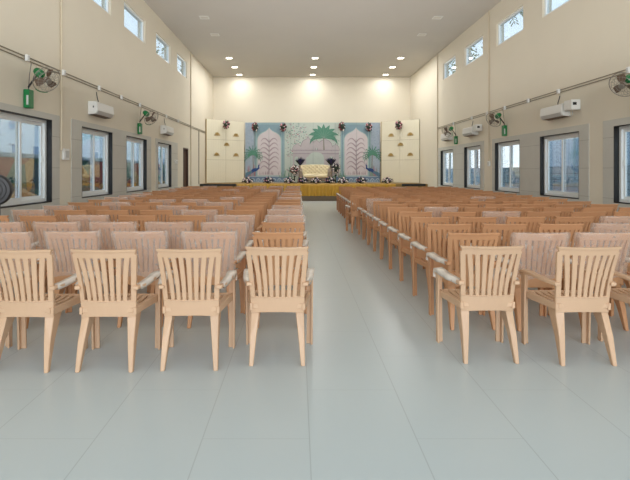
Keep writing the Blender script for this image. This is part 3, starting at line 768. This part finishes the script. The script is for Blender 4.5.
ac(XR - .003, 19.25, 2.62, -1, 'white wall air conditioner behind the farthest right fan', 3.24)
def stab(y, label):
    root = thing('wall_mounted_stabilizer', label, 'voltage stabilizer', (XR - .003, y, 2.72), 0, 'voltage stabilizers')
    mb = MB(); mb.box(-.20, 0, -.15, .15, 0, .22, M['white']); mb.build('casing', root, bevel=.012)
    mb = MB(); mb.box(-.17, -.09, -.154, -.1505, .10, .16, M['black']); mb.build('display_window', root)
    mb = MB(); mb.tube([(-.06, .05, 0), (-.06, .06, -.08), (-.05, .14, -.12), (-.05, .2, -.09)], .008, M['offwhite'], 6); mb.build('cord', root)
stab(10.45, 'small white box with dark display beside nearest right air conditioner'); stab(15.94, 'small white box with dark display beside second right air conditioner')

def fan(x, y, z, s, label, axis=(.70, -.40, -.50)):
    """wall fan: green regulator box, dark rod, green motor, wire guard; z is guard centre"""
    root = thing('wall_fan', label, 'fan', (x, y, z), 0, 'green wall fans')
    ax = Vector((s * axis[0], axis[1], axis[2])).normalized()
    c = Vector((s * .42, -.12, 0)); m0 = c - ax * .24
    mb = MB(); a, b = sorted((s * .002, s * .10)); mb.box(a, b, -.075, .075, -.46, -.15, M['green']); mb.build('regulator_box', root, bevel=.008)
    mb = MB()
    mb.box(min(s * .055, s * .09), max(s * .055, s * .09), -.0765, -.0755, -.41, -.25, M['offwhite'])
    mb.build('box_label', root)
    mb = MB(); mb.tube([(s * .05, 0, -.16), (s * .05, 0, -.10), tuple(m0 - ax * .02)], .016, M['darkmetal'], 8); mb.build('bracket_arm', root)
    mb = MB(); mb.lathe([(-.10, .02), (-.09, .06), (-.03, .075), (.06, .07), (.08, .03)], m0, ax, M['green'], 14); mb.build('motor_housing', root, smooth=True)
    mb = MB(); u = ax.cross(Vector((0, 0, 1))).normalized(); w = ax.cross(u); mb.lathe([(-.02, .045), (.03, .05), (.05, .02)], c, ax, M['blade'], 12)
    for k in range(3):
        a0 = k * 2 * math.pi / 3 + .5; rings = []
        for rr_, wd in ((.03, .05), (.09, .10), (.15, .13), (.195, .10)):
            def pt(da, lift): d = u * math.cos(a0 + da) + w * math.sin(a0 + da); return c + d * rr_ + ax * lift
            h = wd / rr_ / 2 if rr_ > .05 else .5
            rings.append([pt(-h, -.022), pt(h, .022), pt(h, .026), pt(-h, -.018)])
        mb.loft(rings, M['blade'])
    mb.build('blade', root, label='brown three-bladed rotor')
    mb = MB(); mb.ring(c, ax, .228, .007, M['wire'], 32, 6)
    for off, rad in ((.055, .17), (.075, .09), (-.055, .17), (-.075, .09)): mb.ring(c + ax * off, ax, rad, .003, M['wire'], 28, 4)
    mb.lathe([(.075, .05), (.085, .045), (.09, .01)], c, ax, M['wire'], 14)
    for k in range(20):
        a = 2 * math.pi * k / 20; d = u * math.cos(a) + w * math.sin(a)
        mb.tube([c + d * .04 + ax * .08, c + d * .09 + ax * .075, c + d * .17 + ax * .055, c + d * .228, c + d * .17 - ax * .055, c + d * .09 - ax * .075], .0022, M['wire'], 3, False)
    mb.build('guard', root)
    # short green arc on the guard rim, nearest the motor
    mb2 = MB(); pts = [c + (u * math.cos(t) + w * math.sin(t)) * .232 for t in [1.0 * s + 1.57 * (1 - s) / 1 + .12 * i for i in range(9)]]
    mb2.tube(pts, .010, M['green'], 5); mb2.build('guard_clip', root)
    mb = MB(); mb.tube([(s * .085, .02, .30), (s * .06, .01, .1), (s * .05, 0, -.148)], .006, M['bluegrey'], 5); mb.build('power_cord', root)
    return root
fan(XL + .003, 8.10, 2.92, 1, 'green wall fan above nearest left window'); fan(XL + .003, 13.8, 2.92, 1, 'green wall fan between the two left air conditioners')
fan(XR - .003, 8.45, 2.90, -1, 'green wall fan cut off at the right frame edge'); fan(XR - .003, 14.0, 2.88, -1, 'green wall fan above third right window'); fan(XR - .003, 18.3, 2.88, -1, 'green wall fan farthest along the right wall')

# round dark pedestal fan at the left edge of the frame
pf = thing('pedestal_fan', 'round dark grey drum fan before nearest left window, cut by frame', 'fan', (-4.33, 6.85, 0))
mb = MB(); mb.lathe([(0, .2), (.03, .2), (.05, .05)], (0, .1, 0), (0, 0, 1), M['bluegrey'], 20); mb.build('base', pf)
mb = MB(); mb.tube([(0, .1, .04), (0, .1, 1.12)], .02, M['bluegrey'], 8); mb.build('pole', pf)
mb = MB(); mb.lathe([(-.09, .12), (-.08, .20), (-.03, .228), (.03, .228), (.06, .21), (.075, .06), (.08, .02)], (0, 0, 1.13), (.35, -1, 0), M['bluegrey'], 28); mb.build('drum_housing', pf, smooth=False)
mb = MB()
for rad in (.06, .11, .16, .21): mb.ring(Vector((0, 0, 1.13)) + Vector((.35, -1, 0)).normalized() * .074, (.35, -1, 0), rad, .004, M['darkmetal'], 28, 4)
mb.build('guard', pf)

# downlights
def downlight(x, y, lit, label):
    root = thing('ceiling_downlight', label, 'downlight', (x, y, ZC), 0, 'lit ceiling downlights' if lit else 'unlit ceiling downlights')
    mb = MB(); o_, i_ = .15, .125
    for a, b, c_, d in ((-o_, o_, -o_, -i_), (-o_, o_, i_, o_), (-o_, -i_, -i_, i_), (i_, o_, -i_, i_)): mb.box(a, b, c_, d, -.016, -.001, M['white'])
    mb.build('bezel', root)
    mb = MB(); mb.box(-i_, i_, -i_, i_, -.010, -.002, M['lamp'] if lit else M['unlit']); mb.build('diffuser', root)
    if lit:
        l = bpy.data.lights.new('downlight_lamp', 'AREA'); l.shape = 'SQUARE'; l.size = .25; l.energy = 46 if y < 25 else 18; l.color = (1, .99, .965)
        lo = bpy.data.objects.new('downlight_lamp', l); COL.objects.link(lo); lo.location = (x, y, ZC - .02)
for j, (y, rn) in enumerate(((21.6, 'nearest'), (23.5, 'middle'), (25.35, 'farthest'))):
    for x, cn in ((-3.1, 'left'), (.77, 'centre'), (4.62, 'right')): downlight(x, y, True, 'lit square downlight, %s of the %s line over the stage' % (rn, cn))
for y, rn in ((17.9, 'just before the lit ones'), (15.9, 'second before the lit ones')):
    for x, cn in ((-3.1, 'left'), (4.62, 'right')): downlight(x, y, False, 'unlit square downlight in the %s ceiling line, %s' % (cn, rn))

# ------------------------------------------------------------------ outside
mb = MB(); mb.box(-40, XL - TH - .02, -10, 60, -.3, -.1, M['soil']); mb.box(XR + TH + .02, 40, -10, 60, -.3, -.1, M['soil']); struct(mb.build('ground'))
# painted compound wall on the left
cw = mat('painted_mural_wall', (150, 150, 150), .8, .1)
nt = cw.node_tree; b_ = nt.nodes['Principled BSDF']; g_ = N(nt, 'ShaderNodeNewGeometry')
vo = N(nt, 'ShaderNodeTexVoronoi'); vo.inputs['Scale'].default_value = 1.1
nt.links.new(g_.outputs['Position'], vo.inputs['Vector'])
rp = N(nt, 'ShaderNodeValToRGB'); rp.color_ramp.interpolation = 'CONSTANT'
cols = [(0, (72, 112, 104)), (.22, (176, 92, 60)), (.40, (52, 82, 92)), (.56, (206, 150, 86)), (.70, (150, 52, 52)), (.84, (70, 120, 80))]
rp.color_ramp.elements[0].color = rgb(*cols[0][1]); rp.color_ramp.elements[1].position = cols[1][0]; rp.color_ramp.elements[1].color = rgb(*cols[1][1])
for p_, c_ in cols[2:]:
    e = rp.color_ramp.elements.new(p_); e.color = rgb(*c_)
sp_ = N(nt, 'ShaderNodeSeparateColor'); nt.links.new(vo.outputs['Color'], sp_.inputs[0]); nt.links.new(sp_.outputs[0], rp.inputs['Fac']); nt.links.new(rp.outputs['Color'], b_.inputs['Base Color'])
mb = MB(); mb.box(-7.6, -7.4, 6, 45, -.1, 1.75, cw); mb.box(-7.65, -7.35, 6, 45, 1.75, 1.87, M['cmpd']); struct(mb.build('wall_compound_left'))
mb = MB(); rr = random.Random(9)
for i in range(260):
    y = rr.uniform(7, 40); x = -7.02 + abs(rr.gauss(0, .4)); q = rr.uniform(.12, .3); z = max(0, .95 - (x + 7.0) * 1.1) * rr.random()
    mb.ball((min(x, -5.6), y, z), q, q * rr.uniform(.7, 1.3), q * .7, M['rubble'], 6, 4)
tag(mb.build('rubble_pile'), 'heap of tan rubble along the painted wall outside left windows', 'rubble', None, 'stuff')
for i, (y0, y1, h, lab) in enumerate(((16, 30, 6.0, 'pale building with blue windows seen through nearest left windows'), (34, 60, 5.0, 'farther pale building seen through left windows'))):
    root = thing('outside_building', lab, 'building', (-15, (y0 + y1) / 2, -.1))
    hl = (y1 - y0) / 2; mb = MB(); mb.box(-3, 0, -hl, hl, 0, h, M['white_far']); mb.box(-3.2, .3, -hl - .2, hl + .2, h, h + .2, M['cmpd2']); mb.build('building_block', root)
    for q in range(int(hl)):
        yy = -hl + 1 + q * 2
        for zz in (1.9, 4.0):
            mb = MB(); mb.box(0, .04, yy, yy + 1.0, zz, zz + 1.1, M['upvc']); f_ = mb.build('window_frame', root)
            mb = MB(); mb.box(.04, .05, yy + .1, yy + .9, zz + .1, zz + 1.0, M['winblue']); mb.build('window_pane', f_)
# block wall with sheet fence on the right
mb = MB(); mb.box(9.2, 9.4, 6, 50, .35, 1.55, M['cmpd']); mb.box(9.1, 9.45, 6, 50, -.1, .35, M['cmpd2']); mb.box(9.12, 9.44, 6, 50, .62, .72, M['cmpd2']); struct(mb.build('wall_compound_right'))
mb = MB()
for y0, y1 in ((6, 22),): mb.box(11.0, 11.05, y0, y1, -.1, 2.7, M['sheet'])
for q in range(7): mb.tube([(10.95, 7 + q * 2.4, -.1), (10.95, 7 + q * 2.4, 2.8)], .04, M['cmpd2'], 6)
tag(mb.build('sheet_fence'), 'pale blue sheet metal fence outside the nearest right windows', 'fence')
def tree(x, y, h, r, label, seed, n=700):
    root = thing('leafy_tree', label, 'tree', (x, y, -.1), 0, 'trees outside the hall')
    rr = random.Random(seed); mb = MB()
    mb.tube([(0, 0, 0), (.05, .03, h * .35), (-.04, .08, h * .7)], [.16, .12, .07], M['bark'], 8)
    for k in range(6):
        a = k * 1.05; mb.tube([(0, .05, h * (.4 + .04 * k)), (r * .4 * math.cos(a), r * .4 * math.sin(a), h * (.55 + .05 * k)), (r * .75 * math.cos(a), r * .75 * math.sin(a), h * (.62 + .05 * k))], [.06, .04, .015], M['bark'], 5)
    mb.build('trunk', root)
    mb = MB()
    for i in range(n):
        d = Vector((rr.gauss(0, 1), rr.gauss(0, 1), rr.gauss(0, 1))).normalized() * rr.uniform(.45, 1) ** .6
        p = Vector((d.x * r, d.y * r, h * .72 + d.z * h * .30)); u = Vector((rr.gauss(0, 1), rr.gauss(0, 1), rr.gauss(0, 1))).normalized(); w = u.cross(Vector((rr.random(), .3, rr.random()))).normalized()
        s = rr.uniform(.10, .20); mb.poly([p - u * s, p + w * s * .5, p + u * s, p - w * s * .5], M['frond'])
    mb.build('foliage', root)
tree(14.4, 37.5, 7.5, 2.6, 'leafy tree outside the farthest right windows', 1); tree(12.0, 44, 7, 2.6, 'leafy tree farthest outside on the right', 2); tree(16.0, 43, 12.5, 3.4, 'tall tree seen through the farther high right windows', 3, 1100)
tree(-12.6, 47, 14.6, 2.3, 'tree seen through the farther high left windows', 4, 600)
# palm seen in a high right window
def palm(x, y, h, label, seed):
    root = thing('palm_tree', label, 'tree', (x, y, -.1)); rr = random.Random(seed)
    mb = MB(); mb.tube([(0, 0, 0), (.1, .1, h * .5), (.05, .1, h)], [.18, .14, .11], M['bark'], 8); mb.build('trunk', root)
    for k in range(12):
        mb = MB(); a = k * 2 * math.pi / 12 + rr.uniform(-.2, .2); up = rr.uniform(.1, .7); pts = []
        for i in range(10):
            t = i / 9; pts.append(Vector((.05 + 2.3 * t * math.cos(a), .1 + 2.3 * t * math.sin(a), h + up * 2.4 * t - 2.6 * t * t)))
        mb.tube(pts, .02, M['frond'], 4); sd_ = Vector((-math.sin(a), math.cos(a), 0))
        for i in range(1, 10):
            for f_ in (0, .5):
                p = pts[i - 1].lerp(pts[i], f_)
                for s in (-1, 1): mb.poly([p, p + sd_ * s * .30 + Vector((.1 * math.cos(a), .1 * math.sin(a), -.22)), p + sd_ * s * .28 + Vector((.16 * math.cos(a), .16 * math.sin(a), -.30)), p + Vector((.06 * math.cos(a), .06 * math.sin(a), 0))], M['frond'])
        mb.build('frond', root)
palm(12.6, 30.6, 12.3, 'palm whose drooping fronds show in a high right window', 5)

# ------------------------------------------------------------------ light
w = bpy.data.worlds.new('sky'); S.world = w; w.use_nodes = True; nt = w.node_tree
bg = nt.nodes['Background']; tc = N(nt, 'ShaderNodeTexCoord'); sp_ = N(nt, 'ShaderNodeSeparateXYZ'); nt.links.new(tc.outputs['Generated'], sp_.inputs[0])
rp = N(nt, 'ShaderNodeValToRGB'); rp.color_ramp.elements[0].position = .0; rp.color_ramp.elements[0].color = (.86, .93, .98, 1)
rp.color_ramp.elements[1].position = .75; rp.color_ramp.elements[1].color = (.36, .62, .92, 1)
nt.links.new(sp_.outputs[2], rp.inputs['Fac']); nt.links.new(rp.outputs['Color'], bg.inputs['Color']); bg.inputs['Strength'].default_value = 2.5
def area(name, loc, rot, sx_, sy_, e, col):
    l = bpy.data.lights.new(name, 'AREA'); l.shape = 'RECTANGLE'; l.size = sx_; l.size_y = sy_; l.energy = e; l.color = col
    o = bpy.data.objects.new(name, l); COL.objects.link(o); o.location = loc; o.rotation_euler = rot; return o
# daylight through the wide open entrance end behind the camera
area('entrance_daylight', (.7, -16, 3.6), (math.radians(94), 0, 0), 10, 6.5, 1500, (.98, .985, 1.0))
# added upward fill lamps in mid-air, standing in for daylight spread on the ceiling
for y, e in ((1.0, 112), (7.0, 112), (13.0, 90), (18.5, 40)): area('ceiling_fill', (.73, y, 3.0), (math.radians(180), 0, 0), 9.0, 6.0, e * 1.08, (1.0, .98, .96))
cy = S.cycles
cy.use_denoising = True; cy.transparent_max_bounces = 24; cy.max_bounces = 8; cy.diffuse_bounces = 5; cy.glossy_bounces = 3
cy.sample_clamp_indirect = 6
S.view_settings.view_transform = 'Standard'; S.view_settings.look = 'None'; S.view_settings.exposure = 0

# ------------------------------------------------------------------ camera
cam = bpy.data.cameras.new('camera'); co = bpy.data.objects.new('camera', cam); COL.objects.link(co)
co.location = (0, 0, CH); co.rotation_euler = (math.radians(90), 0, 0)
cam.sensor_width = 36; cam.lens = F / 630 * 36; cam.shift_x = (315 - VX) / 630; cam.shift_y = -(240 - VY) / 630
S.camera = co
